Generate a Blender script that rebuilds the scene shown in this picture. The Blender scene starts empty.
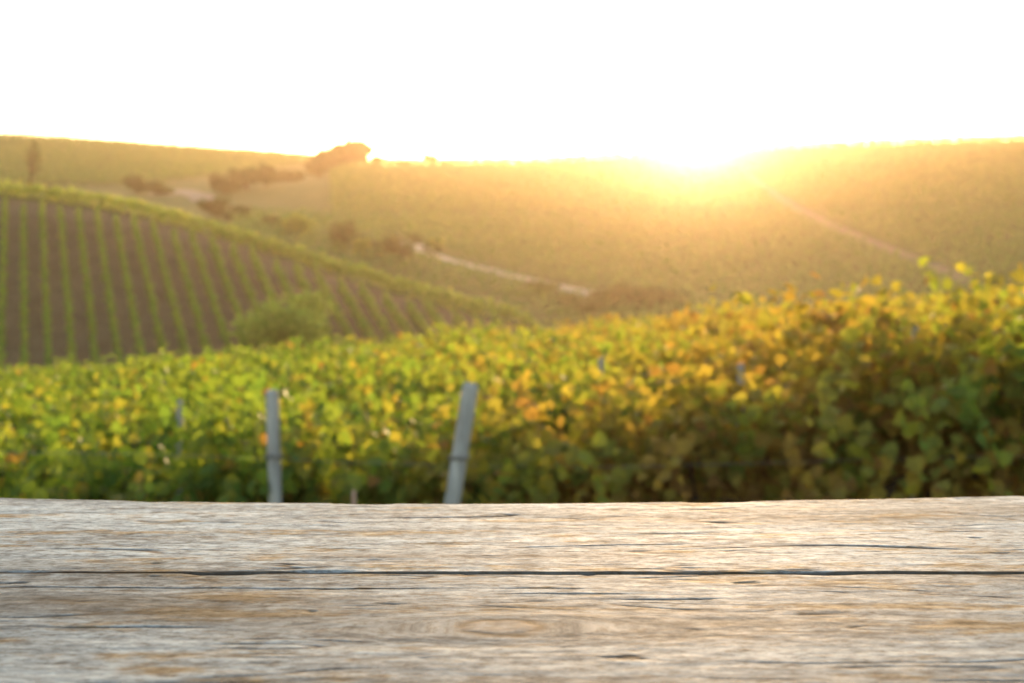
import bpy, math, random
import numpy as np

random.seed(7)
rng = np.random.default_rng(7)
scene = bpy.context.scene
COL = scene.collection

# ------------------------------------------------------------------ view constants (metres; camera stands at x=y=0 looking along +Y)
F = 1024 * 50 / 36.0
HZ = 300.0
ZC = 0.86
def wx(px, Y): return (px - 512.0) / F * Y
def wz(py, Y): return ZC + (HZ - py) / F * Y

# ------------------------------------------------------------------ small maths
def smooth(a, b, x):
    t = np.clip((x - a) / (b - a), 0, 1)
    return t * t * (3 - 2 * t)

_perm = rng.permutation(512)
_perm = np.concatenate([_perm, _perm])
_grad = rng.uniform(0, 2 * np.pi, 512)
def perlin(x, y):
    x = np.asarray(x, float); y = np.asarray(y, float)
    xi = np.floor(x).astype(int); yi = np.floor(y).astype(int)
    xf = x - xi; yf = y - yi
    u = xf ** 3 * (xf * (xf * 6 - 15) + 10); v = yf ** 3 * (yf * (yf * 6 - 15) + 10)
    def g(ix, iy, dx, dy):
        a = _grad[_perm[(_perm[ix & 511] + iy) & 511]]
        return np.cos(a) * dx + np.sin(a) * dy
    n00 = g(xi, yi, xf, yf); n10 = g(xi + 1, yi, xf - 1, yf)
    n01 = g(xi, yi + 1, xf, yf - 1); n11 = g(xi + 1, yi + 1, xf - 1, yf - 1)
    return ((n00 * (1 - u) + n10 * u) * (1 - v) + (n01 * (1 - u) + n11 * u) * v) * 1.4
def fbm(x, y, n=4):
    s = 0; a = 1.0; t = 0
    for k in range(n):
        s = s + a * perlin(x * 2 ** k + 17.3 * k, y * 2 ** k + 5.1 * k); t += a; a *= .5
    return s / t

def pchip(xk, yk, x):
    """monotone cubic; xk (n,), yk (n,)"""
    h = np.diff(xk); d = np.diff(yk) / h
    m = np.zeros(len(xk))
    m[0], m[-1] = d[0], d[-1]
    for i in range(1, len(xk) - 1):
        if d[i - 1] * d[i] > 0:
            w1 = 2 * h[i] + h[i - 1]; w2 = h[i] + 2 * h[i - 1]
            m[i] = (w1 + w2) / (w1 / d[i - 1] + w2 / d[i])
    i = np.clip(np.searchsorted(xk, x) - 1, 0, len(xk) - 2)
    t = np.clip((x - xk[i]) / h[i], 0, 1)
    return ((2 * t ** 3 - 3 * t ** 2 + 1) * yk[i] + (t ** 3 - 2 * t ** 2 + t) * h[i] * m[i]
            + (-2 * t ** 3 + 3 * t ** 2) * yk[i + 1] + (t ** 3 - t ** 2) * h[i] * m[i + 1])

# ------------------------------------------------------------------ the terrain as one height function
CREST_X = np.array([-800, -200, 0, 60, 130, 200, 260, 330, 400, 470, 540, 600.])
CREST_Y = np.array([172, 184, 193, 199, 210, 228, 247, 269, 291, 310, 325, 338.])
def crest(px): return np.interp(px, CREST_X, CREST_Y)
def knoll_Y(px, py): return 120 * 630 / (py + 280 - .126 * (px - 20))
HILL_Y = np.array([200, 260, 330, 400, 460, 520, 620.])
HILL = {
 -800: (232, 216, 196, 171, 148, 128, 150), 0: (225, 205, 186, 166, 151, 138.5, 160), 100: (228, 206, 188, 168, 154, 144.5, 165),
 200: (235, 210, 190, 172, 160, 151.5, 170), 260: (240, 213, 188, 180, 166, 155, 172), 310: (250, 218, 182, 181, 170, 159, 175),
 350: (256, 220, 184, 166, 168, 168, 185), 400: (259, 222, 190, 164.5, 172, 185, 210), 512: (283, 232, 192, 163.5, 172, 185, 210),
 600: (292, 235, 190, 158.5, 168, 185, 210), 700: (292, 232, 185, 153.5, 163, 180, 205), 800: (290, 226, 180, 148, 158, 175, 200),
 900: (286, 222, 176, 143.5, 154, 170, 195), 1024: (278, 215, 170, 140, 150, 165, 190), 1800: (255, 195, 145, 112, 122, 145, 170)}
HX = np.array(sorted(HILL)); HP = np.array([HILL[k] for k in sorted(HILL)], float)
TPX = np.arange(-800, 1801, 10.)
TY = np.concatenate([np.arange(40, 240, 2.), np.arange(240, 901, 5.)])
TZ = np.zeros((len(TPX), len(TY)))
for i, px in enumerate(TPX):
    hz = [wz(pchip(HX, HP[:, j], np.array([px]))[0], HILL_Y[j]) for j in range(7)]
    k = float(smooth(575, 520, px)) if px > 520 else 1.0
    c = crest(px); Yc = knoll_Y(px, c); zc = wz(c, Yc)
    Y1 = min(knoll_Y(px, 385), Yc - 12); z1 = wz(HZ - (wz(0, 1) * 0) + 0, 1)
    py1 = -280 + .126 * (px - 20) + 75600 / Y1
    z1 = wz(py1, Y1)
    ks = [(40, -3.2), (70, -5.5), (Y1 - 14, z1 - 2.2), (Y1, z1)]
    for f in (.25, .5, .75, .93):
        Yi = Y1 + (Yc - Y1) * f; ks.append((Yi, wz(-280 + .126 * (px - 20) + 75600 / Yi, Yi)))
    ks += [(Yc + 1.5, zc + .1), (Yc + 14, zc - 2.2 - .02 * max(0, zc))]
    ky = np.array([a for a, b in ks] + list(HILL_Y) + [900]); kz = np.array([b for a, b in ks] + hz + [hz[-1] - 10])
    a = pchip(ky, kz, TY)
    vy = np.array([40, 70, 110, 160] + list(HILL_Y) + [900]); vz = np.array([-3.2, -5.5, -6.5, -4.0] + hz + [hz[-1] - 10])
    b = pchip(vy, vz, TY)
    TZ[i] = a * k + b * (1 - k)
for _ in range(2):
    TZ[1:-1] = (TZ[:-2] + 2 * TZ[1:-1] + TZ[2:]) / 4

def far_z(X, Y):
    Yc = np.clip(Y, 40, 899.9)
    px = np.clip(512 + F * X / Yc, -799.9, 1799.9)
    i = np.clip(np.searchsorted(TPX, px) - 1, 0, len(TPX) - 2); j = np.clip(np.searchsorted(TY, Yc) - 1, 0, len(TY) - 2)
    u = (px - TPX[i]) / (TPX[i + 1] - TPX[i]); v = (Yc - TY[j]) / (TY[j + 1] - TY[j])
    return (TZ[i, j] * (1 - u) * (1 - v) + TZ[i + 1, j] * u * (1 - v) + TZ[i, j + 1] * (1 - u) * v + TZ[i + 1, j + 1] * u * v)
def near_z(X, Y):
    s = np.where(X < 0, .074 * np.maximum(X, -30), np.where(X < 3, .135 * X, .405 + .045 * (np.minimum(X, 30) - 3)))
    plane = -1.4 + s - .006 * np.maximum(Y - 14, 0) * (X > -1e9)
    t = smooth(1.6, 6.5, Y)
    return plane * t + .0 * (1 - t)
def ground_z(X, Y):
    X = np.asarray(X, float); Y = np.asarray(Y, float)
    w = smooth(36, 60, Y)
    z = near_z(X, Y) * (1 - w) + far_z(X, Y) * w
    return z + .05 * fbm(X * .6, Y * .6, 3) * smooth(2, 6, Y)
def gz(x, y): return float(ground_z(np.array([x]), np.array([y]))[0])
def on_ground(px, py, y0=70, y1=640):
    """where a sight line through the photograph's point meets the ground"""
    Y = np.arange(y0, y1, .5)
    d = wz(py, Y) - ground_z(wx(px, Y), Y)
    k = np.nonzero(d <= 0)[0]
    Yh = Y[k[0]] if len(k) else Y[np.argmin(d)]
    return wx(px, Yh), float(Yh)

# ------------------------------------------------------------------ scene helpers
def tag(o, label=None, cat=None, group=None, kind=None):
    if label: o['label'] = label
    if cat: o['category'] = cat
    if group: o['group'] = group
    if kind: o['kind'] = kind
    return o
def empty(name, loc, label, cat, group=None, rz=0):
    o = bpy.data.objects.new(name, None); COL.objects.link(o)
    o.location = loc; o.rotation_euler = (0, 0, rz); o.empty_display_size = .2
    return tag(o, label, cat, group)
def link(name, me, parent=None, loc=(0, 0, 0)):
    o = bpy.data.objects.new(name, me); COL.objects.link(o); o.location = loc
    if parent: o.parent = parent
    return o
def np_mesh(name, V, faces, mat, smooth_=False, col=None, uv=None):
    """V (n,3); faces: (m,k) int array of equal-size polygons or a list of tuples"""
    me = bpy.data.meshes.new(name)
    V = np.asarray(V, np.float32)
    if isinstance(faces, np.ndarray):
        m, k = faces.shape
        me.vertices.add(len(V)); me.vertices.foreach_set('co', V.ravel())
        me.loops.add(m * k); me.loops.foreach_set('vertex_index', faces.astype(np.int32).ravel())
        me.polygons.add(m)
        me.polygons.foreach_set('loop_start', (np.arange(m) * k).astype(np.int32))
        try: me.polygons.foreach_set('loop_total', np.full(m, k, np.int32))
        except Exception: pass
        me.update(calc_edges=True)
    else:
        me.from_pydata([tuple(map(float, v)) for v in V], [], [tuple(f) for f in faces]); me.update()
    if col is not None:
        at = me.attributes.new('tone', 'FLOAT_COLOR', 'POINT')
        c = np.ones((len(V), 4), np.float32); c[:, :col.shape[1]] = col
        at.data.foreach_set('color', c.ravel())
    if uv is not None:
        at = me.attributes.new('grain', 'FLOAT_VECTOR', 'POINT'); at.data.foreach_set('vector', np.asarray(uv, np.float32).ravel())
    me.polygons.foreach_set('use_smooth', np.full(len(me.polygons), bool(smooth_)))
    me.materials.append(mat)
    return me
class MB:
    """collects simple solids into one mesh"""
    def __init__(s): s.v = []; s.f = []
    def tube(s, pts, radii, n=8, jit=0.0, twist=0):
        pts = [np.array(p, float) for p in pts]; b = len(s.v)
        for i, p in enumerate(pts):
            d = pts[min(i + 1, len(pts) - 1)] - pts[max(i - 1, 0)]; d /= np.linalg.norm(d) + 1e-9
            a = np.cross(d, [0, 1, 0.01] if abs(d[1]) < .9 else [1, 0, 0]); a /= np.linalg.norm(a); c = np.cross(d, a)
            for k in range(n):
                t = 2 * math.pi * (k + .5) / n + twist; r = radii[i] * (1 + jit * random.uniform(-1, 1))
                s.v.append(p + r * (math.cos(t) * a + math.sin(t) * c))
        for i in range(len(pts) - 1):
            for k in range(n):
                s.f.append((b + i * n + k, b + i * n + (k + 1) % n, b + (i + 1) * n + (k + 1) % n, b + (i + 1) * n + k))
        s.f.append(tuple(b + k for k in reversed(range(n)))); s.f.append(tuple(b + (len(pts) - 1) * n + k for k in range(n)))
    def box(s, c, h):
        b = len(s.v)
        for z in (-1, 1):
            for x, y in ((-1, -1), (1, -1), (1, 1), (-1, 1)): s.v.append(np.array([c[0] + x * h[0], c[1] + y * h[1], c[2] + z * h[2]]))
        for q in ((3, 2, 1, 0), (4, 5, 6, 7), (0, 1, 5, 4), (1, 2, 6, 5), (2, 3, 7, 6), (3, 0, 4, 7)): s.f.append(tuple(b + i for i in q))
    def mesh(s, name, mat, smooth_=False): return np_mesh(name, np.array(s.v), s.f, mat, smooth_)

# ------------------------------------------------------------------ materials
def new_mat(name):
    m = bpy.data.materials.new(name); m.use_nodes = True
    nt = m.node_tree; nt.nodes.clear()
    return m, nt, (lambda t, **k: _node(nt, t, **k))
def _node(nt, t, **k):
    n = nt.nodes.new(t)
    for a, b in k.items():
        if a in n.inputs: n.inputs[a].default_value = b
        else: setattr(n, a, b)
    return n
def ramp(N, nt, src, stops):
    r = N('ShaderNodeValToRGB'); e = r.color_ramp.elements
    while len(e) < len(stops): e.new(.5)
    for q, (p, c) in zip(e, stops): q.position = p; q.color = (*c, 1)
    nt.links.new(src, r.inputs[0]); return r.outputs[0]
def noise(N, nt, vec, scale, detail=4, rough=.6):
    n = N('ShaderNodeTexNoise'); n.inputs['Scale'].default_value = scale; n.inputs['Detail'].default_value = detail; n.inputs['Roughness'].default_value = rough
    if vec is not None: nt.links.new(vec, n.inputs['Vector'])
    return n.outputs['Fac']
def mapping(N, nt, vec, sc, loc=(0, 0, 0)):
    m = N('ShaderNodeMapping'); m.inputs['Scale'].default_value = sc; m.inputs['Location'].default_value = loc
    nt.links.new(vec, m.inputs['Vector']); return m.outputs[0]
def math_(N, nt, op, a, b=None, clamp=False):
    m = N('ShaderNodeMath'); m.operation = op; m.use_clamp = clamp
    for i, v in enumerate((a, b)):
        if v is None: continue
        if isinstance(v, (int, float)): m.inputs[i].default_value = v
        else: nt.links.new(v, m.inputs[i])
    return m.outputs[0]
def mixc(N, nt, fac, a, b, mode='MIX'):
    m = N('ShaderNodeMix'); m.data_type = 'RGBA'; m.blend_type = mode
    for i, v in ((0, fac), (6, a), (7, b)):
        if isinstance(v, (int, float)): m.inputs[i].default_value = v
        elif isinstance(v, tuple): m.inputs[i].default_value = (*v, 1)
        else: nt.links.new(v, m.inputs[i])
    return m.outputs[2]

def leaf_material(name, stops, tstops, trans=.45, rough=.5, use_obj=False, spec=.35):
    """tone.r picks the leaf's own colour along the ramp, tone.g its depth; the plant's object colour shifts it by painted sun glow and autumn"""
    m, nt, N = new_mat(name)
    at = N('ShaderNodeAttribute', attribute_name='tone')
    sp = N('ShaderNodeSeparateColor'); nt.links.new(at.outputs['Color'], sp.inputs[0])
    f = sp.outputs[0]
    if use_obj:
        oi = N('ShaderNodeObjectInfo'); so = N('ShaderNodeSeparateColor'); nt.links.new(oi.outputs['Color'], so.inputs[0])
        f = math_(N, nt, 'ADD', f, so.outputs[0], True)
    c = ramp(N, nt, f, stops); t = ramp(N, nt, f, tstops)
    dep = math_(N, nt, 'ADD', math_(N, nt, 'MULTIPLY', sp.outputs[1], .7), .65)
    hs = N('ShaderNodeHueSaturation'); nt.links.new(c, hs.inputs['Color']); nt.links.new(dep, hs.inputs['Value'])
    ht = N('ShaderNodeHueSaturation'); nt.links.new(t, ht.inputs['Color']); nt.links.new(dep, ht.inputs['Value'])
    p = N('ShaderNodeBsdfPrincipled'); nt.links.new(hs.outputs[0], p.inputs['Base Color'])
    p.inputs['Roughness'].default_value = rough; p.inputs['Specular IOR Level'].default_value = spec
    tr = N('ShaderNodeBsdfTranslucent'); nt.links.new(ht.outputs[0], tr.inputs['Color'])
    mx = N('ShaderNodeMixShader'); mx.inputs[0].default_value = trans
    nt.links.new(p.outputs[0], mx.inputs[1]); nt.links.new(tr.outputs[0], mx.inputs[2])
    o = N('ShaderNodeOutputMaterial'); nt.links.new(mx.outputs[0], o.inputs[0])
    return m

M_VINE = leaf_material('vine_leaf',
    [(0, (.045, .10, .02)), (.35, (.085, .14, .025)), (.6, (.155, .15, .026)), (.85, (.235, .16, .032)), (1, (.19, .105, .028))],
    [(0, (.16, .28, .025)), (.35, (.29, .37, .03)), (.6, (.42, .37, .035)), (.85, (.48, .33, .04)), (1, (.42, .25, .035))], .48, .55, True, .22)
M_HILLVINE = leaf_material('hillside_vine_leaf',
    [(0, (.085, .17, .03)), (.5, (.14, .22, .035)), (1, (.25, .24, .045))],
    [(0, (.25, .42, .05)), (.5, (.40, .5, .06)), (1, (.55, .5, .07))], .45, .6)
M_FAR = leaf_material('distant_vine_leaf',
    [(0, (.055, .125, .034)), (.5, (.072, .138, .038)), (1, (.10, .145, .044))],
    [(0, (.15, .27, .05)), (.5, (.23, .32, .06)), (1, (.34, .34, .07))], .4, .6)
M_SHRUB = leaf_material('shrub_leaf',
    [(0, (.032, .062, .02)), (.5, (.052, .084, .024)), (1, (.09, .088, .03))],
    [(0, (.07, .14, .025)), (.5, (.12, .19, .03)), (1, (.2, .17, .04))], .35, .6)
M_GREENBUSH = leaf_material('green_bush_leaf',
    [(0, (.12, .19, .035)), (.5, (.18, .25, .04)), (1, (.26, .27, .05))],
    [(0, (.25, .4, .04)), (.5, (.38, .46, .05)), (1, (.5, .45, .06))], .45, .55)
M_ROUNDBUSH = leaf_material('round_bush_leaf',
    [(0, (.15, .27, .04)), (.5, (.21, .33, .05)), (1, (.29, .34, .06))],
    [(0, (.3, .45, .05)), (.5, (.42, .52, .06)), (1, (.52, .5, .07))], .45, .55)
M_GRASS = leaf_material('grass_blade',
    [(0, (.05, .08, .018)), (.5, (.11, .11, .03)), (1, (.24, .18, .07))],
    [(0, (.12, .18, .03)), (.5, (.25, .24, .05)), (1, (.4, .3, .1))], .4, .6)

def simple_mat(name, a, b, scale, rough=.8, bump=.0, sc=(1, 1, 1), detail=6):
    m, nt, N = new_mat(name)
    tc = N('ShaderNodeTexCoord'); v = mapping(N, nt, tc.outputs['Object'], sc)
    f = noise(N, nt, v, scale, detail)
    c = ramp(N, nt, f, [(.3, a), (.7, b)])
    p = N('ShaderNodeBsdfPrincipled'); p.inputs['Roughness'].default_value = rough; p.inputs['Specular IOR Level'].default_value = .25
    nt.links.new(c, p.inputs['Base Color'])
    if bump:
        bn = N('ShaderNodeBump'); bn.inputs['Strength'].default_value = bump; bn.inputs['Distance'].default_value = .02
        nt.links.new(noise(N, nt, v, scale * 2.5, 8), bn.inputs['Height']); nt.links.new(bn.outputs[0], p.inputs['Normal'])
    o = N('ShaderNodeOutputMaterial'); nt.links.new(p.outputs[0], o.inputs[0])
    return m
M_BARK = simple_mat('vine_bark', (.045, .028, .018), (.12, .08, .05), 14, .9, .8, (1, 1, .25))
M_POST = simple_mat('weathered_grey_post', (.19, .19, .19), (.50, .495, .485), 16, .8, .5, (1, 1, .16))
M_OLDPOST = simple_mat('old_grey_post', (.22, .22, .225), (.36, .355, .35), 9, .8, .35, (1, 1, .3))
M_STAKE = simple_mat('pale_stake', (.38, .22, .16), (.55, .36, .27), 12, .8, .2, (1, 1, .2))
M_WIRE = simple_mat('galvanised_wire', (.12, .12, .12), (.22, .22, .22), 20, .6)
M_ROAD = simple_mat('dirt_road', (.33, .28, .22), (.48, .42, .34), .9, .95, .3)
M_PATH = simple_mat('earth_path', (.13, .105, .062), (.19, .155, .098), .7, .95, .3)
M_PATHPALE = simple_mat('pale_track', (.17, .15, .12), (.25, .215, .17), .7, .95, .3)

def ground_material():
    m, nt, N = new_mat('ground')
    tc = N('ShaderNodeTexCoord'); v = tc.outputs['Object']
    at = N('ShaderNodeAttribute', attribute_name='tone'); sp = N('ShaderNodeSeparateColor'); nt.links.new(at.outputs['Color'], sp.inputs[0])
    n1 = noise(N, nt, v, .35, 8, .65); n2 = noise(N, nt, v, .035, 4); n3 = noise(N, nt, v, 3.0, 6, .7)
    grass = ramp(N, nt, math_(N, nt, 'ADD', math_(N, nt, 'MULTIPLY', n1, .6), math_(N, nt, 'MULTIPLY', n2, .4)),
                 [(.32, (.07, .095, .028)), (.5, (.10, .12, .034)), (.68, (.145, .135, .045))])
    soil = ramp(N, nt, math_(N, nt, 'ADD', math_(N, nt, 'MULTIPLY', n1, .5), math_(N, nt, 'MULTIPLY', n3, .5)),
                [(.3, (.13, .088, .048)), (.5, (.195, .135, .074)), (.7, (.265, .19, .105))])
    c = mixc(N, nt, sp.outputs[0], grass, soil)
    p = N('ShaderNodeBsdfPrincipled'); p.inputs['Roughness'].default_value = .95; p.inputs['Specular IOR Level'].default_value = .1
    nt.links.new(c, p.inputs['Base Color'])
    b = N('ShaderNodeBump'); b.inputs['Strength'].default_value = .6; b.inputs['Distance'].default_value = .08
    nt.links.new(n3, b.inputs['Height']); nt.links.new(b.outputs[0], p.inputs['Normal'])
    o = N('ShaderNodeOutputMaterial'); nt.links.new(p.outputs[0], o.inputs[0])
    return m

def wood_material():
    m, nt, N = new_mat('weathered_wood')
    at = N('ShaderNodeAttribute', attribute_name='grain'); g = at.outputs['Vector']
    ta = N('ShaderNodeAttribute', attribute_name='tone'); sp = N('ShaderNodeSeparateColor'); nt.links.new(ta.outputs['Color'], sp.inputs[0])
    # slow wander of the fibres
    w = noise(N, nt, mapping(N, nt, g, (5, 22, 1)), 1, 2)
    off = N('ShaderNodeCombineXYZ'); nt.links.new(math_(N, nt, 'MULTIPLY', w, .010), off.inputs[1])
    add = N('ShaderNodeVectorMath'); add.operation = 'ADD'; nt.links.new(g, add.inputs[0]); nt.links.new(off.outputs[0], add.inputs[1])
    gv = add.outputs[0]
    fib = noise(N, nt, mapping(N, nt, gv, (80, 150, 1)), 1, 8, .74)          # fibres
    fib2 = noise(N, nt, mapping(N, nt, gv, (180, 330, 1), (3, 1, 0)), 1, 5, .75)
    band = noise(N, nt, mapping(N, nt, gv, (5, 46, 1), (7, 2, 0)), 1, 6, .62)  # year rings
    blot = noise(N, nt, mapping(N, nt, gv, (6, 17, 1), (1, 9, 0)), 1, 6, .65)     # weather stains
    tanm = noise(N, nt, mapping(N, nt, gv, (12, 34, 1), (11, 4, 0)), 1, 8, .72)
    spk = noise(N, nt, mapping(N, nt, g, (200, 300, 1), (2, 2, 0)), 1, 5, .8)
    strk = noise(N, nt, mapping(N, nt, gv, (62, 130, 1), (5, 3, 0)), 1, 6, .68)
    f = math_(N, nt, 'ADD', math_(N, nt, 'MULTIPLY', fib, .52), math_(N, nt, 'MULTIPLY', band, .26))
    f = math_(N, nt, 'ADD', f, math_(N, nt, 'MULTIPLY', blot, .22))
    grey = ramp(N, nt, f, [(.37, (.07, .072, .075)), (.44, (.21, .225, .24)), (.51, (.42, .445, .465)), (.59, (.66, .69, .71))])
    tan = ramp(N, nt, fib, [(.35, (.13, .075, .035)), (.52, (.36, .245, .14)), (.68, (.55, .45, .33))])
    tf = ramp(N, nt, tanm, [(.53, (0, 0, 0)), (.61, (.95, .95, .95))])
    c = mixc(N, nt, tf, grey, tan)
    dark = ramp(N, nt, math_(N, nt, 'ADD', math_(N, nt, 'MULTIPLY', fib2, .55), math_(N, nt, 'MULTIPLY', spk, .45)), [(.40, (.36, .33, .30)), (.51, (1, 1, 1))])
    c = mixc(N, nt, .85, c, dark, 'MULTIPLY')
    sd_ = ramp(N, nt, strk, [(.33, (.14, .12, .10)), (.41, (1, 1, 1))])
    c = mixc(N, nt, .9, c, sd_, 'MULTIPLY')
    big = noise(N, nt, mapping(N, nt, gv, (2.4, 11, 1), (4, 3, 0)), 1, 4, .6)
    bd = ramp(N, nt, big, [(.34, (.42, .41, .40)), (.50, (.90, .90, .90)), (.62, (1, 1, 1))])
    c = mixc(N, nt, 1.0, c, bd, 'MULTIPLY')
    c = mixc(N, nt, 1.0, c, (.86, .965, 1.0), 'MULTIPLY')        # silvered by weather
    # dark brown in splits, along board edges and round the knots (tone.r)
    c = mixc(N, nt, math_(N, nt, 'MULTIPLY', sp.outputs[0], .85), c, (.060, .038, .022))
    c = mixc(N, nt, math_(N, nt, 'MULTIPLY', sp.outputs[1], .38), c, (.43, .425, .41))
    c = mixc(N, nt, sp.outputs[2], c, (.66, .67, .68), 'MULTIPLY')  # nearer planks darkened; the outer one keeps a painted sunlit pallor
    p = N('ShaderNodeBsdfPrincipled'); nt.links.new(c, p.inputs['Base Color'])
    p.inputs['Specular IOR Level'].default_value = .08
    nt.links.new(ramp(N, nt, fib, [(.3, (.9,) * 3), (.7, (.72,) * 3)]), p.inputs['Roughness'])
    b = N('ShaderNodeBump'); b.inputs['Strength'].default_value = .25; b.inputs['Distance'].default_value = .0008
    h = math_(N, nt, 'ADD', math_(N, nt, 'MULTIPLY', fib, .7), math_(N, nt, 'MULTIPLY', fib2, .3))
    nt.links.new(h, b.inputs['Height']); nt.links.new(b.outputs[0], p.inputs['Normal'])
    o = N('ShaderNodeOutputMaterial'); nt.links.new(p.outputs[0], o.inputs[0])
    return m

# ------------------------------------------------------------------ ground: one sheet
def build_ground():
    Yr = np.concatenate([np.arange(-45, 0, 3.), np.arange(0, 40, .8), np.arange(40, 240, 1.6), np.arange(240, 560, 4), np.arange(560, 881, 20)])
    T = np.linspace(-1, 1, 341); T = np.sign(T) * np.abs(T) ** 1.25
    YY, TT = np.meshgrid(Yr, T, indexing='ij')
    XX = TT * (50 + .78 * np.maximum(YY, 0))
    ZZ = ground_z(XX, YY)
    n, k = YY.shape
    idx = np.arange(n * k).reshape(n, k)
    Fc = np.stack([idx[:-1, :-1], idx[:-1, 1:], idx[1:, 1:], idx[1:, :-1]], -1).reshape(-1, 4)
    px = 512 + F * XX / np.maximum(YY, 1)
    py = -280 + .126 * (px - 20) + 75600 / np.maximum(YY, 1)
    soil = (smooth(crest(px) + 1, crest(px) + 7, py) * smooth(575, 505, px) * (YY > 95) * (YY < 185)).astype(float)
    soil = np.maximum(soil, .6 * (YY < 42) * (YY > 4))
    me = np_mesh('ground', np.stack([XX, YY, ZZ], -1).reshape(-1, 3), Fc, ground_material(), True, np.stack([soil.ravel()] * 3, -1))
    tag(link('ground', me), kind='structure')
build_ground()

def ribbon(name, pix, width, mat, lift=.12, pts=None):
    P = [on_ground(*p) for p in pix] if pts is None else pts
    P = np.array(P); d = np.concatenate([[0], np.cumsum(np.linalg.norm(np.diff(P, axis=0), axis=1))])
    s = np.arange(0, d[-1], 2.0)
    X = pchip(d, P[:, 0], s); Y = pchip(d, P[:, 1], s)
    tx, ty = np.gradient(X), np.gradient(Y); L = np.hypot(tx, ty); nx, ny = -ty / L, tx / L
    rows = []
    for o in np.linspace(-1, 1, 5):
        w = width * (1 + .25 * perlin(s * .12 + o * 9, s * 0 + o))
        x = X + nx * w * o / 2; y = Y + ny * w * o / 2
        rows.append(np.stack([x, y, ground_z(x, y) + lift * (1 - .3 * abs(o))], -1))
    V = np.stack(rows, 1); n = len(s); idx = np.arange(n * 5).reshape(n, 5)
    Fc = np.stack([idx[:-1, :-1], idx[1:, :-1], idx[1:, 1:], idx[:-1, 1:]], -1).reshape(-1, 4)
    tag(link(name, np_mesh(name, V.reshape(-1, 3), Fc, mat, True)), kind='structure')
ROAD = [(392, 240), (410, 245), (428, 254), (455, 262), (490, 271), (530, 281), (565, 289), (602, 297)]
ribbon('dirt_road', ROAD, 4.4, M_ROAD)
ribbon('hill_track', [(160, 196), (178, 190), (196, 195), (212, 204)], 6, M_PATHPALE)
PATH = [(748, 176), (775, 196), (806, 214), (850, 234), (895, 252), (940, 270), (985, 290)]
ribbon('earth_path', PATH, 2.8, M_PATH)

# ------------------------------------------------------------------ leaves
LEAF = np.array([(0, 0, 0), (-.48, .18, .10), (-.36, .68, .13), (0, 1, -.06), (.36, .68, .13), (.48, .18, .10)])
LEAF_F = np.array([(0, 3, 2, 1), (0, 5, 4, 3)])
def leaves(P, size, D, Nn):
    """P (n,3) stalk points, D pointing direction, Nn rough normal"""
    D = D / (np.linalg.norm(D, axis=1, keepdims=True) + 1e-9)
    S = np.cross(D, Nn); S /= np.linalg.norm(S, axis=1, keepdims=True) + 1e-9
    U = np.cross(S, D)
    V = (P[:, None] + size[:, None, None] * (LEAF[None, :, 0:1] * S[:, None] + LEAF[None, :, 1:2] * D[:, None] + LEAF[None, :, 2:3] * U[:, None]))
    n = len(P)
    Fc = (LEAF_F[None] + (np.arange(n) * 6)[:, None, None]).reshape(-1, 4)
    return V.reshape(-1, 3), Fc
def rand_dir(n):
    v = rng.normal(size=(n, 3)); return v / np.linalg.norm(v, axis=1, keepdims=True)

def vine_foliage(seed, height=1.65, nshoot=30, spread=.36, per=30, low=80, hangp=.5):
    r = np.random.default_rng(seed)
    P, D, S, tone = [], [], [], []
    for k in range(nshoot):
        x0 = r.uniform(-.62, .62); p = np.array([x0, r.normal(0, .04), r.uniform(.62, .85)])
        hang = r.random() < hangp
        L = r.uniform(.65, 1.0) * (height - .62) * (1.12 if r.random() < .12 else 1)
        d = np.array([r.normal(0, .28), r.normal(0, .55 if hang else .2), 1.0]); d /= np.linalg.norm(d)
        n = int(per * r.uniform(.8, 1.2)); st = L / n * 1.15
        base = r.beta(1.6, 2.6)
        for i in range(n):
            t = i / n
            d = d + np.array([r.normal(0, .06), r.normal(0, .07) + .045 * np.sign(d[1]) * hang, -(.11 if hang else .025) * t * 1.7])
            d /= np.linalg.norm(d); p = p + d * st * (1.5 if hang else 1)
            if p[2] < .18 or p[2] > height + .1: break
            q = p + r.normal(0, 1, 3) * np.array([.07, .10, .05])
            o = r.normal(0, 1, 3) * .7; o[2] -= .55; o[1] += np.sign(q[1] + r.normal(0, .1)) * .5
            P.append(q); D.append(o); S.append(r.uniform(.09, .165) * (1 - .35 * t))
            tone.append((np.clip(base * .62 + r.normal(0, .05) + .24 * (p[2] < .95), 0, 1), r.uniform(.45, 1)))  # low leaves browner: dry leaves plus golden light painted in
            if r.random() < .03: tone[-1] = (r.uniform(.75, 1), r.uniform(.3, .8))
    # low hanging skirt
    for k in range(low):
        q = np.array([r.uniform(-.6, .6), r.normal(0, .24), r.uniform(.25, .95)])
        o = r.normal(0, 1, 3) * .6; o[2] -= .5
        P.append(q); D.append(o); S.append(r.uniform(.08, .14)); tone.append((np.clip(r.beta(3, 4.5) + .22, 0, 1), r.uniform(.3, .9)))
    P = np.array(P); D = np.array(D); S = np.array(S); tone = np.array(tone)
    Nn = r.normal(0, .55, (len(P), 3)); Nn[:, 2] += .7; Nn[:, 1] += .5 * np.sign(P[:, 1])
    V, Fc = leaves(P, S, D, Nn)
    return np_mesh('vine_foliage', V, Fc, M_VINE, False, np.repeat(tone, 6, axis=0))
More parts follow.
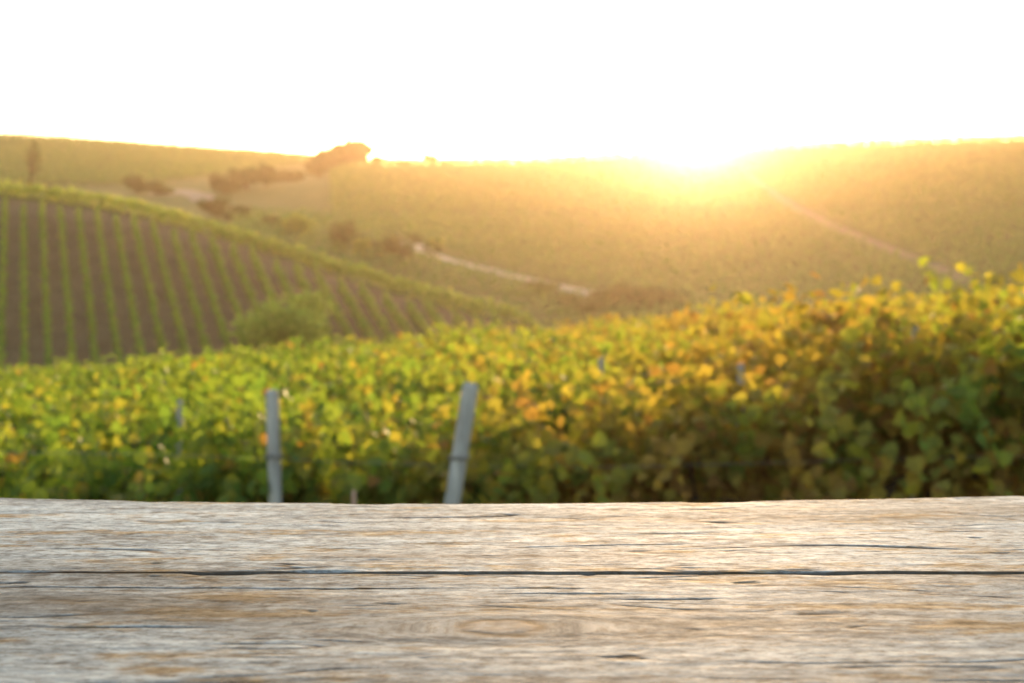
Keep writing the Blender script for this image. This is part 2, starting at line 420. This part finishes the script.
def vine_trunk(seed):
    random.seed(seed); b = MB()
    pts = [(random.uniform(-.03, .03), random.uniform(-.03, .03), z) for z in (-.12, 0, .2, .4, .58, .7)]
    b.tube(pts, [.06, .052, .042, .04, .042, .045], 8, .18)
    top = pts[-1]
    for s in (-1, 1):
        b.tube([top, (top[0] + s * .15, random.uniform(-.03, .03), .76), (s * .36, random.uniform(-.04, .04), .74), (s * .6, 0, .78)], [.036, .03, .024, .016], 6, .15)
    for k in range(9):
        x = random.uniform(-.55, .55); h = random.uniform(.4, .85)
        b.tube([(x, 0, .74), (x + random.uniform(-.08, .08), random.uniform(-.1, .1), .74 + h * .5), (x + random.uniform(-.16, .16), random.uniform(-.16, .16), .74 + h)], [.008, .006, .003], 5)
    return b.mesh('vine_trunk', M_BARK, True)
FOL = [vine_foliage(100 + i, random.choice([1.52, 1.6, 1.68]), 38) for i in range(8)]
TALL = [vine_foliage(200 + i, 1.95, 54, .4, 38) for i in range(3)]
OPENTALL = [vine_foliage(270 + i, 1.95, 46, .4, 36, 6, .2) for i in range(2)]
OPEN = [vine_foliage(260 + i, 1.72, 34, .36, 30, 6, .16) for i in range(2)]
TRK = [vine_trunk(300 + i) for i in range(5)]

ROWS = [9.7, 11.8, 14.0, 16.4, 19.2, 22.4, 26, 30, 34.5]
ORD = ['front', 'second', 'third', 'fourth', 'fifth', 'sixth', 'seventh', 'eighth', 'last']
def front_label(px, i):
    pass
VINES = []
def add_vine(x, y, tall, autumn_glow, label, group, sc=1.0, rz=None, bare=False):
    z = gz(x, y)
    o = empty('grapevine', (x, y, z), label, 'grapevine', group, random.uniform(-.15, .15) + (math.pi if random.random() < .5 else 0))
    o.scale = (1, 1, sc)
    f = link('foliage', random.choice(OPENTALL if bare and tall else OPEN if bare else TALL if tall else FOL), o); f.color = (autumn_glow, 0, 0, 1)
    t = link('trunk', random.choice(TRK), o)
    if bare: t.scale = (1.35, 1.35, 1)
    VINES.append(o)
random.seed(21)
front_names = {}
for k, Y0 in enumerate(ROWS):
    half = .36 * Y0 * 1.06 + .7
    x = -half + random.uniform(0, .4)
    while x < half:
        y = Y0 - .11 * x * (1 if k < 4 else .5) + random.uniform(-.1, .1)
        px = 512 + F * x / y
        mid = math.exp(-((px - 790) / 310) ** 2)  # golden sun glare painted into the leaf colour, strongest right of centre
        autumn_glow = random.gauss(.0, .06) + .39 * mid + (.07 if px > 380 else -.03)
        tall = (px > 780 and k < 2)
        sc = random.uniform(.93, 1.07)
        add_vine(x, y, tall, autumn_glow, f'leafy grapevine in the {ORD[k]} row of the near vineyard, seen over the rows before it', f'grapevines in the {ORD[k]} row of the near vineyard', sc, bare=(k == 0 and (abs(px - 95) < 38 or abs(px - 925) < 70)))
        VINES[-1]['row'] = k; VINES[-1]['px'] = px
        x += random.uniform(.88, 1.06)
# single out the front row
fr = sorted([o for o in VINES if o['row'] == 0], key=lambda o: o['px'])
for o in fr:
    if 'group' in o: o['group'] = 'grapevines in the front row of the near vineyard'
    d = {}
cnt = 0
inside = [o for o in fr if -20 < o['px'] < 1044]
where = ['leftmost', 'second from the left', 'third from the left', 'fourth from the left', 'fifth from the left', 'sixth from the left', 'seventh from the left', 'eighth from the left', 'ninth from the left']
for i, o in enumerate(inside):
    px = o['px']
    s = 'tall golden-green' if px > 860 else ('orange-tinged' if 520 < px <= 860 else 'yellow-green')
    o['label'] = f'{s} grapevine in the front row behind the table, {where[min(i, 8)] if i < len(inside) - 1 else "rightmost at the picture edge"}'
for o in fr:
    if o not in inside: o['label'] = 'yellow-green grapevine of the front row standing just past the picture edge'
for o in VINES:
    del o['row']; del o['px']

# ------------------------------------------------------------------ posts, wires, stake
def post(x, y, ztop, w, lean=(0, 0), label='', name='vineyard_post', group='grey posts in the near vineyard', mat=M_POST):
    zb = gz(x, y) - .25; h = ztop - zb
    b = MB(); n = 7
    pts = [(lean[0] * (t - 1) * h, lean[1] * (t - 1) * h, h * t) for t in np.linspace(0, .985, n)]
    pts.append((0, 0, h)); rad = [w * .72] * n + [w * .60]
    b.tube(pts, rad, 8, .02)
    o = link(name, b.mesh(name, mat, False), None, (x, y, zb)); tag(o, label, 'post', group); o['lx'], o['ly'] = lean
    bv = o.modifiers.new('soft_edges', 'BEVEL'); bv.width = .006; bv.segments = 2
    return o
def tie(o, h, rad):
    b = MB(); n = 20
    for q in range(2): b.tube([(rad * math.cos(2 * math.pi * t / n), rad * math.sin(2 * math.pi * t / n), .012 * q + .006 * math.sin(t)) for t in range(n + 1)], [.0045] * (n + 1), 5)
    c = link('wire_tie', b.mesh('wire_tie', M_WIRE, True), o); zt = max(v.co.z for v in o.data.vertices)
    top = [v.co for v in o.data.vertices if v.co.z < zt * .99]
    c.location = (o['lx'] * (h / zt - 1) * zt, o['ly'] * (h / zt - 1) * zt, h)
p1 = post(wx(272, 9.0), 9.0, wz(390, 9.0), .060, (-.03, 0), 'upright grey vineyard post standing in front of the vines left of centre')
p2 = post(wx(471, 8.7), 8.7, wz(383, 8.7), .073, (.155, .05), 'leaning grey vineyard post tilted to the right in front of the vines')
tie(p1, wz(457, 9.0) - p1.location.z, .052); tie(p2, wz(458, 8.7) - p2.location.z, .062)
for px, py, Y, lab in ((180, 400, 10.7, 'slim grey post half hidden among the vines at the left'), (741, 364, 10.6, 'slim grey post among orange vines right of centre'),
                  (601, 358, 12.6, 'slim grey post peeking over the vines behind the leaning post'), (915, 326, 10.3, 'slim grey post among the tall vines at the right')):
    post(wx(px, Y), Y, wz(py, Y), .036, (.02, 0), lab, mat=M_OLDPOST)
for o in list(COL.objects):
    if 'lx' in o: del o['lx'], o['ly']
def wire(z, x0, x1, label):
    b = MB(); pts = []
    for t in np.linspace(0, 1, 25):
        x = x0 + (x1 - x0) * t; y = 9.05 - .2 * (x + 1.5) / 1.2 * .25
        pts.append((x, y, z + .03 * math.sin(t * 9) - .03 * math.sin(t * math.pi)))
    b.tube(pts, [.0018] * 25, 5)
    tag(link('trellis_wire', b.mesh('trellis_wire', M_WIRE, True)), label, 'wire', 'trellis wires of the near vineyard')
wire(wz(458, 8.95), -4.2, 4.2, 'thin trellis wire strung past the two grey posts')
x, y = wx(353, 8.5), 8.5
b = MB(); h = wz(490, y) - gz(x, y); b.tube([(0, 0, -.1), (.01, 0, h * .5), (.004, 0, h - .01), (.004, 0, h)], [.014, .014, .013, .008], 7, .05)
tag(link('stake', b.mesh('stake', M_STAKE, True), None, (x, y, gz(x, y))), 'short pale pinkish stake between the upright and leaning posts', 'stake')

# grass under the vines
def near_grass():
    n = 26000
    Y = rng.uniform(4.5, 14, n); X = rng.uniform(-1, 1, n) * (.42 * Y + 1)
    P = np.stack([X, Y, ground_z(X, Y)], -1)
    h = rng.uniform(.08, .38, n); a = rng.uniform(0, 2 * np.pi, n); w = rng.uniform(.006, .014, n)
    lean = rng.normal(0, .25, (n, 2)) * h[:, None]
    s = np.stack([np.cos(a), np.sin(a), 0 * a], -1) * w[:, None]
    tip = P + np.stack([lean[:, 0], lean[:, 1], h], -1); midp = P + np.stack([lean[:, 0] * .35, lean[:, 1] * .35, h * .55], -1)
    V = np.stack([P - s, P + s, midp + s * .8, tip, midp - s * .8], 1).reshape(-1, 3)
    Fc = np.arange(n * 5).reshape(n, 5)
    tone = np.repeat(np.stack([np.clip(rng.beta(2, 2, n), 0, 1), rng.uniform(.3, 1, n)], -1), 5, axis=0)
    tag(link('grass', np_mesh('grass', V, Fc, M_GRASS, False, tone)), 'rough grass and weeds growing under the near vines', 'grass', kind='stuff')
near_grass()

# ------------------------------------------------------------------ the brown hillside with its rows
U = np.array([1, .346]); U /= np.linalg.norm(U)
P0 = np.array([wx(20, 120), 120.])
def clump_row(X, Y, hmin, hmax, thick, dens, size, mat, name, seed, tbias=0., gap=.12):
    """a hedge of leaf clumps along a plan line"""
    r = np.random.default_rng(seed)
    seg = np.hypot(np.diff(X), np.diff(Y)); d = np.concatenate([[0], np.cumsum(seg)]); L = d[-1]
    n = max(int(L * dens), 860)
    s = r.uniform(0, L, n)
    vig = perlin(s * .55 + seed * 3.7, s * 0 + seed) # vigour of each plant
    keep = vig > -1 + gap * r.random(n) * 2.4
    s, vig = s[keep], vig[keep]; n = len(s)
    x = np.interp(s, d, X); y = np.interp(s, d, Y)
    x = x + r.normal(0, thick, n); y = y + r.normal(0, thick, n)
    top = hmax * (1 + .22 * vig)
    h = hmin + (top - hmin) * r.beta(1.6, 1.2, n)
    P = np.stack([x, y, ground_z(x, y) + h], -1)
    D = r.normal(size=(n, 3)); D[:, 2] -= .2; Nn = r.normal(size=(n, 3)); Nn[:, 2] += .6
    V, Fc = leaves(P, r.uniform(.6, 1.3, n) * size, D, Nn)
    tone = np.stack([np.clip(r.beta(2, 2.6, n) + tbias + .15 * perlin(s * .2, s * 0 + seed * 1.3), 0, 1), r.uniform(.2, 1, n)], -1)
    return np_mesh(name, V, Fc, mat, False, np.repeat(tone, 6, axis=0))
ordw = ['first', 'second', 'third', 'fourth', 'fifth', 'sixth', 'seventh', 'eighth', 'ninth', 'tenth', 'eleventh', 'twelfth', 'thirteenth', 'fourteenth', 'fifteenth', 'sixteenth',
        'seventeenth', 'eighteenth', 'nineteenth', 'twentieth', 'twenty-first', 'twenty-second', 'twenty-third', 'twenty-fourth', 'twenty-fifth', 'twenty-sixth', 'twenty-seventh', 'twenty-eighth', 'twenty-ninth', 'thirtieth', 'thirty-first', 'thirty-second', 'thirty-third', 'thirty-fourth', 'thirty-fifth', 'thirty-sixth', 'thirty-seventh', 'thirty-eighth', 'thirty-ninth', 'fortieth']
k = 0
for i in range(-12, 40):
    base = P0 + U * (i * 1.86 - 1.5)
    t = np.arange(-30, 80, 1.0)
    X = base[0] - .346 * t; Y = base[1] + t
    px = 512 + F * X / Y; py = HZ - F * (ground_z(X, Y) - ZC) / Y
    pl = -280 + .126 * (px - 20) + 75600 / Y
    ok = (pl > crest(px) + 18 + 3 * math.sin(i * 2.3)) & (pl < 384) & (px < 535)
    if ok.sum() < 4: continue
    X, Y = X[ok], Y[ok]
    me = clump_row(X, Y, .2, 1.75, .115, 46, .25, M_HILLVINE, 'vine_row', 500 + i, .0 + .08 * max(0, i - 14) / 14)
    o = link('vine_row', me)
    if px[ok].max() < 2:
        lab = 'green vine row on the brown hillside just past the left picture edge'
    else:
        lab = f'green vine row climbing the bare brown hillside, {ordw[k]} from the left edge'; k += 1
    tag(o, lab, 'vine row', 'vine rows on the brown hillside')
# the hedgerows along the crest
for j, (dy, lab) in enumerate(((3.5, 'bright green vine row running along the crest of the brown hillside, front one'), (1.0, 'vine row along the hillside crest, middle of three'), (-2.0, 'vine row along the hillside crest, hindmost against the far hill'))):
    pxs = np.arange(-60, 566, 6.)
    Yk = knoll_Y(pxs, crest(pxs) + dy); X = wx(pxs, Yk)
    me = clump_row(X, Yk, .1, 1.45, .3, 26, .36, M_HILLVINE, 'vine_row', 700 + j, .12, .1)
    tag(link('vine_row', me), lab, 'vine row', 'vine rows along the hillside crest')

# ------------------------------------------------------------------ vineyards on the far hills: masses nobody could count
def far_vines(name, label, ymin, ymax, pxmin, pxmax, inside, seed, tb=0.0, dens=6.5, size=.5, gap=2.7, slant=0.0, h=1.7):
    r = np.random.default_rng(seed); Ps = []
    for y0 in np.arange(ymin, ymax, gap):
        x0, x1 = wx(pxmin, y0), wx(pxmax, y0)
        n = int((x1 - x0) * dens); x = r.uniform(x0, x1, n); y = y0 + slant * (x - (x0 + x1) / 2) + r.normal(0, .28, n)
        px = 512 + F * x / y; py = HZ - F * (ground_z(x, y) - ZC) / y
        ok = inside(x, y, px, py) & (perlin(x * .11 + seed, y * .11) > -.75 + .3 * r.random(n))
        Ps.append(np.stack([x[ok], y[ok]], -1))
    P = np.concatenate(Ps); n = len(P)
    z = ground_z(P[:, 0], P[:, 1]) + r.uniform(.2, h, n)
    P3 = np.stack([P[:, 0], P[:, 1], z], -1)
    D = r.normal(size=(n, 3)); Nn = r.normal(size=(n, 3)); Nn[:, 2] += 1.8
    V, Fc = leaves(P3, r.uniform(.6, 1.3, n) * size, D, Nn)
    tone = np.stack([np.clip(r.beta(2, 2.5, n) + tb + .25 * fbm(P[:, 0] * .03 + seed, P[:, 1] * .03, 3), 0, 1), r.uniform(.55, 1, n)], -1)
    tag(link(name, np_mesh(name, V, Fc, M_FAR, False, np.repeat(tone, 6, axis=0))), label, 'vineyard', kind='stuff')
def path_clear(px, py, w=5.5):
    P = np.array(PATH, float); d = np.full(px.shape, 1e9)
    Q = np.array(ROAD, float)
    for A in (P, Q):
        for a, b in zip(A[:-1], A[1:]):
            ab = b - a; t = np.clip(((px - a[0]) * ab[0] + (py - a[1]) * ab[1]) / (ab @ ab), 0, 1)
            d = np.minimum(d, np.hypot(px - a[0] - t * ab[0], py - a[1] - t * ab[1]))
    return d > w
def left_edge(py): return np.interp(py, [160, 175, 190, 215, 240, 262, 300], [372, 322, 240, 228, 240, 300, 500])
far_vines('upper_hill_vines', 'darker vineyard covering the upper slope of the right-hand hill below the skyline', 262, 408, 330, 1110,
          lambda x, y, px, py: (py < np.interp(px, [330, 700, 1024], [214, 212, 207])) & path_clear(px, py) & (px > left_edge(py)), 31, .12)
far_vines('lower_hill_vines', 'lighter green vineyard covering the lower slope of the right-hand hill', 176, 290, 200, 1120,
          lambda x, y, px, py: (py > np.interp(px, [330, 700, 1024], [217, 215, 210])) & path_clear(px, py) & (px > left_edge(py)), 32, -.08)
far_vines('left_hill_vines', 'distant vineyard covering the far hill at the upper left', 335, 530, -330, 372,
          lambda x, y, px, py: (py < np.interp(px, [0, 130, 240, 330], [185, 186, 174, 160])), 33, -.02, 4.5, .65)

# ------------------------------------------------------------------ bushes and trees
def crown_mesh(seed, w, h, n, leaf, mat, tb=0.0, lobes=7, flat=.1):
    r = np.random.default_rng(seed)
    C = [(0, 0, h * .5, .75)] + [(r.normal(0, .26) * w, r.normal(0, .26) * w, h * r.uniform(.25, .8), r.uniform(.32, .55)) for _ in range(lobes)]
    P = []
    for _ in range(n):
        cx, cy, cz, s = C[r.integers(len(C))]
        d = r.normal(size=3); d /= np.linalg.norm(d); q = r.uniform(.35, 1) ** .5 * s * (1 + .18 * r.normal())
        P.append((cx + d[0] * q * w * .5, cy + d[1] * q * w * .5, max(flat, cz + d[2] * q * h * .5)))
    P = np.array(P); P[:, 2] *= h / np.percentile(P[:, 2], 99)
    D = r.normal(size=(n, 3)); D[:, 2] -= .3
    V, Fc = leaves(P, r.uniform(.6, 1.4, n) * leaf, D, r.normal(size=(n, 3)) + np.array([0, 0, .6]))
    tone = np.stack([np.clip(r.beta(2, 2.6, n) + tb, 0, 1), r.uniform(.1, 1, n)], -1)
    return np_mesh('crown', V, Fc, mat, False, np.repeat(tone, 6, axis=0))
def woody(name, px, base, wpx, hpx, label, cat, mat, seed, Y=None, tb=0.0, n=900, trunk=.12, group=None, leafpx=2.6):
    if Y is None: x, Y = on_ground(px, base)
    else: x = wx(px, Y)
    z = gz(x, Y) - .05; k = Y / F; w, h = wpx * k, hpx * k
    o = empty(name, (x, Y, z), label, cat, group)
    link('crown', crown_mesh(seed, w, h, n, leafpx * k, mat, tb, 7, h * trunk * .3), o)
    b = MB(); random.seed(seed)
    b.tube([(0, 0, -.2), (w * .01, 0, h * .2), (w * .03, 0, h * .6)], [h * .035, h * .03, h * .012], 7, .1)
    for s in range(4):
        a = s * 1.57 + random.random(); b.tube([(w * .01, 0, h * .2), (w * .16 * math.cos(a), w * .16 * math.sin(a), h * .5), (w * .28 * math.cos(a), w * .28 * math.sin(a), h * .72)], [h * .018, h * .012, h * .005], 5, .1)
    link('trunk', b.mesh('trunk', M_BARK, True), o)
    return o
woody('round_bush', 294, 362, 80, 66, 'big round green bush at the foot of the brown hillside', 'bush', M_ROUNDBUSH, 11, n=3200, tb=.05, leafpx=3.8)
woody('tree', 348, 173, 44, 26, 'broad rounded tree on the skyline, largest of the ridge trees', 'tree', M_SHRUB, 12, Y=396, n=4200, tb=.12)
woody('tree', 319, 175, 33, 24, 'narrow rounded tree on the skyline just left of the broad one', 'tree', M_SHRUB, 13, Y=398, n=2400, tb=.12)
woody('shrub', 376, 167, 14, 9, 'low shrub on the skyline just right of the broad tree', 'shrub', M_SHRUB, 14, Y=398, n=300, tb=.15)
woody('shrub', 431, 166, 12, 10, 'small lone shrub on the skyline right of the trees', 'shrub', M_SHRUB, 15, Y=398, n=300, tb=.2)
woody('shrub', 405, 166, 10, 4, 'tiny low shrub on the skyline between the trees and the lone shrub', 'shrub', M_SHRUB, 16, Y=399, n=160, tb=.1)
hedge = [(226, 193, 26, 17, 'dark shrub at left end of the hedge line below the ridge trees'), (247, 190, 26, 20, 'dark shrub in the middle of the hedge line below the ridge trees'),
         (266, 186, 24, 19, 'dark shrub at the upper end of the hedge line'), (290, 181, 20, 11, 'low dark shrub between the hedge line and the ridge trees'),
         (136, 193, 18, 16, 'dark shrub alone on the far hill behind the hillside crest'), (159, 194, 22, 11, 'low dark shrub beside the pale hill track'),
         (218, 216, 28, 17, 'dark shrub below the hedge line just over the hillside crest'), (238, 219, 18, 12, 'small dark shrub right of the one over the crest'),
         (297, 237, 36, 20, 'wide greenish shrub behind the hillside crest'), (272, 229, 24, 12, 'low shrub behind the hillside crest left of the wide one'),
         (345, 250, 32, 26, 'brownish shrub behind the hillside crest near the dirt road'), (360, 256, 14, 16, 'yellow-green small shrub beside the brownish one'),
         (402, 263, 34, 26, 'rounded dark red-brown shrub at the bend of the dirt road'), (380, 254, 16, 12, 'small reddish shrub left of the road bend'),
         (625, 306, 46, 22, 'brownish shrub at the lower end of the dirt road'), (585, 310, 40, 18, 'low bushy shrub below the dirt road end'), (662, 306, 40, 18, 'brownish shrub right of the dirt road end'),
         (540, 292, 30, 10, 'low shrub under the dirt road'), (440, 247, 22, 9, 'low pale green shrub above the dirt road bend')]
for i, (px, base, w, h, lab) in enumerate(hedge):
    woody('shrub', px, base + 1, w * 1.22, h * 1.1, lab, 'shrub', M_GREENBUSH if 'green' in lab else M_SHRUB, 40 + i, n=900, tb=.14 if ('brown' in lab or 'red' in lab) else .0, group='shrubs across the valley')
woody('slender_tree', 31, 184, 15, 44, 'tall slender dark tree on the far hill near the left edge', 'tree', M_SHRUB, 90, n=340)

# ------------------------------------------------------------------ the table
M_WOOD = wood_material()
KNOTS = [(-.004, .478, .0125, .0105), (.20, .70, .004, .004), (-.30, .545, .005, .004), (.52, .50, .012, .01), (-.6, .46, .014, .011), (-.42, .69, .008, .007)]
def plank_mesh(y0, y1, seed, edge_back, edge_front):
    xs = np.concatenate([np.linspace(-.95, -.372, 90), np.linspace(-.37, .37, 620), np.linspace(.372, .95, 90)]); nx, ny = len(xs), 300
    v = np.linspace(0, 1, ny)
    XX, VV = np.meshgrid(xs, v, indexing='ij')
    YF = edge_front(XX); YB = edge_back(XX)
    YY = YF + (YB - YF) * VV
    gx = XX.copy(); gy = YY.copy(); ring = np.zeros_like(XX); core = np.zeros_like(XX); knotcrack = np.zeros_like(XX)
    for kx, ky, rx, ry in KNOTS:
        dx, dy = (XX - kx) / rx, (YY - ky) / ry
        r2 = dx ** 2 / 2.2 + dy ** 2
        gy = gy - ry * 1.6 * np.tanh(dy) * np.exp(-r2 * .16)
        q = np.sqrt((dx) ** 2 + dy ** 2) + .45 * fbm(XX * 50 + seed, YY * 110, 4)
        ring = np.maximum(ring, np.exp(-((q - 1.05) / .26) ** 2) * 1.0 * smooth(-.7, .1, perlin(XX * 70 + seed, YY * 90)))
        split = np.abs(perlin(XX * 75 + kx * 9, YY * 75)); knotcrack = np.maximum(knotcrack, np.clip(1 - split / .2, 0, 1) * smooth(1.1, .7, q))
        core = np.maximum(core, smooth(1.0, .8, q))
    S = seed * 13.7
    # raised grain, splits, hollows: real relief
    wob = .006 * fbm(gx * 4 + S, gy * 14, 3) + .0014 * fbm(gx * 38 + S, gy * 26, 3)
    g2 = gy + wob
    z = .0007 * fbm(gx * 1.6 + S, g2 * 11, 3) +   .0003 * fbm(gx * 14 + S, g2 * 62, 4) + .00007 * perlin(gx * 60 + S, g2 * 240)
    line = np.abs(perlin(gx * 6 + S * 2, g2 * 46)); mask = smooth(.16, .45, fbm(gx * 7 + S * 3, g2 * 23, 3))
    crack = np.clip(1 - line / .08, 0, 1) * mask
    line2 = np.abs(perlin(gx * 16 + S * 5, g2 * 95)); mask2 = smooth(.02, .4, fbm(gx * 12 + S, g2 * 36, 3))
    crack2 = np.clip(1 - line2 / .1, 0, 1) * mask2
    pit = smooth(.56, .72, perlin(gx * 55 + S, gy * 105 + S) + .25 * fbm(gx * 160, gy * 300, 2)) * smooth(.1, .35, perlin(gx * 7 + S * 7, gy * 26))
    z = z - .0006 * crack - .00028 * crack2 - .0003 * pit - .0001 * ring + .0001 * core
    # worn arrises
    e = np.minimum((YY - YF), (YB - YY)); er = .0012 + .0006 * perlin(xs * 14 + S, xs * 0)[:, None]
    z = z - er * np.clip(1 - e / er, 0, 1) ** 2
    nick = smooth(.25, .6, perlin(XX * 16 + S, XX * 0 + 3)) * .0016
    z = z - nick * np.clip(1 - e / .006, 0, 1) ** 2
    dirt = np.clip(1.0 * smooth(.0030, .0012, e) + 1.7 * crack + 1.0 * crack2 + .8 * pit + 1.0 * ring + .9 * knotcrack, 0, 1)  # tone.r: darkens board edges, splits, pits and knot rings
    top = np.stack([XX, YY, z], -1)
    TH = .042
    lo_f = top[:, :1].copy(); lo_f[..., 2] = -TH; lo_b = top[:, -1:].copy(); lo_b[..., 2] = -TH
    mid_f = top[:, :1].copy(); mid_f[..., 2] = -TH * .5; mid_f[..., 1] -= .001; mid_b = top[:, -1:].copy(); mid_b[..., 2] = -TH * .5; mid_b[..., 1] += .001
    G = np.concatenate([lo_f, mid_f, top, mid_b, lo_b], 1); m = G.shape[1]
    def ext(a): return np.concatenate([a[:, :1], a[:, :1], a, a[:, -1:], a[:, -1:]], 1)
    gyv = ext(g2 * 1.0); gyv[:, 0] -= .042; gyv[:, 1] -= .02; gyv[:, -1] += .042; gyv[:, -2] += .02
    uv = np.stack([ext(gx) + seed * 1.7, gyv + seed * .9, 0 * gyv], -1)
    tone = np.stack([ext(dirt), ext(core), 0 * gyv + (0 if seed == 1 else .9)], -1)  # outer plank left paler, its sunlit look put into the colour
    idx = np.arange(nx * m).reshape(nx, m)
    nxt = np.roll(idx, -1, axis=1)
    Fc = np.stack([idx[:-1], idx[1:], nxt[1:], nxt[:-1]], -1).reshape(-1, 4)
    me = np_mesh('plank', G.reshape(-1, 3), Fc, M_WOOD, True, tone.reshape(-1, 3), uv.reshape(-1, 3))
    import bmesh
    bm = bmesh.new(); bm.from_mesh(me); bm.verts.ensure_lookup_table()
    for row in (idx[0], idx[-1]):
        try: bm.faces.new([bm.verts[int(i)] for i in row])
        except ValueError: pass
    bmesh.ops.recalc_face_normals(bm, faces=bm.faces)
    bm.to_mesh(me); bm.free()
    return me
def far_edge(x):   # the warped outer edge, measured along the board
    return .768 + .028 * np.clip(np.abs(x + .03) / .28, 0, 1.6) ** 1.7 + .0012 * perlin(x * 11, x * 0) + .0008 * perlin(x * 40, x * 0)
def joint(x): return .5735 - .004 * x + .0011 * perlin(x * 9 + 4, x * 0 + 8) + .0007 * perlin(x * 31, x * 0)
table = empty('wooden_table', (0, .45, 0), 'weathered grey wooden plank table in the foreground', 'table')
TZ0 = .75
def plank(me, label=None):
    o = link('plank', me, table, (0, -.45, TZ0))
    if label: o['label'] = label
plank(plank_mesh(.57, .77, 1, far_edge, lambda x: joint(x) + .0007 + .0007 * perlin(x * 23, x * 0 + 2)), 'outer plank of the table, painted pale as if sunlit')
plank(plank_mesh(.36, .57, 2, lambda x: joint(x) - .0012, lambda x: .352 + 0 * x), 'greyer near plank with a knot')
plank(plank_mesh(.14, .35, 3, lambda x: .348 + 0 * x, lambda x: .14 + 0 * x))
M_LEG = simple_mat('old_table_leg', (.16, .14, .12), (.34, .31, .28), 6, .85, .4, (4, 4, .6))
for sx in (-.78, .78):
    for yy in (.24, .66):
        zb = gz(sx, yy); bm_ = MB(); hh = (TZ0 - .0455 - zb) / 2
        bm_.box((0, 0, hh), (.035, .035, hh)); o = link('leg', bm_.mesh('leg', M_LEG), table, (sx, yy - .45, zb))
        bv = o.modifiers.new('soft_edges', 'BEVEL'); bv.width = .005; bv.segments = 2

# ------------------------------------------------------------------ air
def haze():
    m, nt, N = new_mat('haze_air')
    v = N('ShaderNodeVolumePrincipled'); v.inputs['Color'].default_value = (1, .72, .46, 1)      # tinted gold to stand in for lens glare
    v.inputs['Density'].default_value = HAZE; v.inputs['Anisotropy'].default_value = .80
    d = N('ShaderNodeVolumePrincipled'); d.inputs['Color'].default_value = (1, .9, .76, 1)      # sharp lobe added to imitate the white sun bloom
    d.inputs['Density'].default_value = HAZE * .20; d.inputs['Anisotropy'].default_value = .97
    a = N('ShaderNodeAddShader'); nt.links.new(v.outputs[0], a.inputs[0]); nt.links.new(d.outputs[0], a.inputs[1])
    o = N('ShaderNodeOutputMaterial'); nt.links.new(a.outputs[0], o.inputs['Volume'])
    zt = max(float(TZ.max()) + 14, 75); zb = float(min(TZ.min(), -8)) - 4
    b = MB(); b.box((0, 420, (zt + zb) / 2), (800, 500, (zt - zb) / 2))
    ob = link('haze', b.mesh('haze', m)); tag(ob, 'thin haze over the valley, tinted golden to imitate sun glare', 'haze', kind='stuff')
    ob.display_type = 'WIRE'
HAZE = .00021
haze()

# ------------------------------------------------------------------ light
SUN_PX, SUN_PY = 698, 113
az = math.atan2(SUN_PX - 512, F); el = math.atan2(HZ - SUN_PY, math.hypot(F, SUN_PX - 512))
sd = bpy.data.lights.new('sun', 'SUN'); sd.energy = 2.2; sd.angle = math.radians(.53); sd.color = (1.0, .65, .36)
so = bpy.data.objects.new('sun', sd); COL.objects.link(so)
from mathutils import Vector
dirv = Vector((math.sin(az) * math.cos(el), math.cos(az) * math.cos(el), math.sin(el)))
so.rotation_euler = dirv.to_track_quat('Z', 'Y').to_euler(); so.location = (20, 60, 60)
w = bpy.data.worlds.new('World'); scene.world = w; w.use_nodes = True
nt = w.node_tree; nt.nodes.clear()
sky = nt.nodes.new('ShaderNodeTexSky'); sky.sky_type = 'NISHITA'; sky.sun_disc = False
sky.sun_elevation = el; sky.sun_rotation = az; sky.altitude = 200; sky.air_density = 1.0; sky.dust_density = 2.8; sky.ozone_density = 0.2
bg = nt.nodes.new('ShaderNodeBackground'); bg.inputs['Strength'].default_value = .15
wo = nt.nodes.new('ShaderNodeOutputWorld'); nt.links.new(sky.outputs[0], bg.inputs[0]); nt.links.new(bg.outputs[0], wo.inputs[0])

# ------------------------------------------------------------------ camera
cd = bpy.data.cameras.new('camera'); cam = bpy.data.objects.new('camera', cd); COL.objects.link(cam)
cam.location = (0, 0, ZC); cam.rotation_euler = (math.radians(90), 0, 0)
cd.lens = 50; cd.sensor_width = 36; cd.clip_start = .02; cd.clip_end = 3000
cd.shift_y = -(341.5 - HZ) / 1024
cd.dof.use_dof = True; cd.dof.focus_distance = .60; cd.dof.aperture_fstop = 16.5; cd.dof.aperture_blades = 0
scene.camera = cam

# ------------------------------------------------------------------ render settings
scene.render.engine = 'CYCLES'
c = scene.cycles
c.max_bounces = 8; c.diffuse_bounces = 3; c.glossy_bounces = 2; c.transmission_bounces = 4; c.transparent_max_bounces = 8; c.volume_bounces = 0
c.use_denoising = True
try: c.denoiser = 'OPENIMAGEDENOISE'
except Exception: pass
c.sample_clamp_indirect = 6
vs = scene.view_settings
vs.view_transform = 'Standard'; vs.look = 'None'; vs.gamma = 1; vs.use_curve_mapping = False; vs.exposure = 1.8
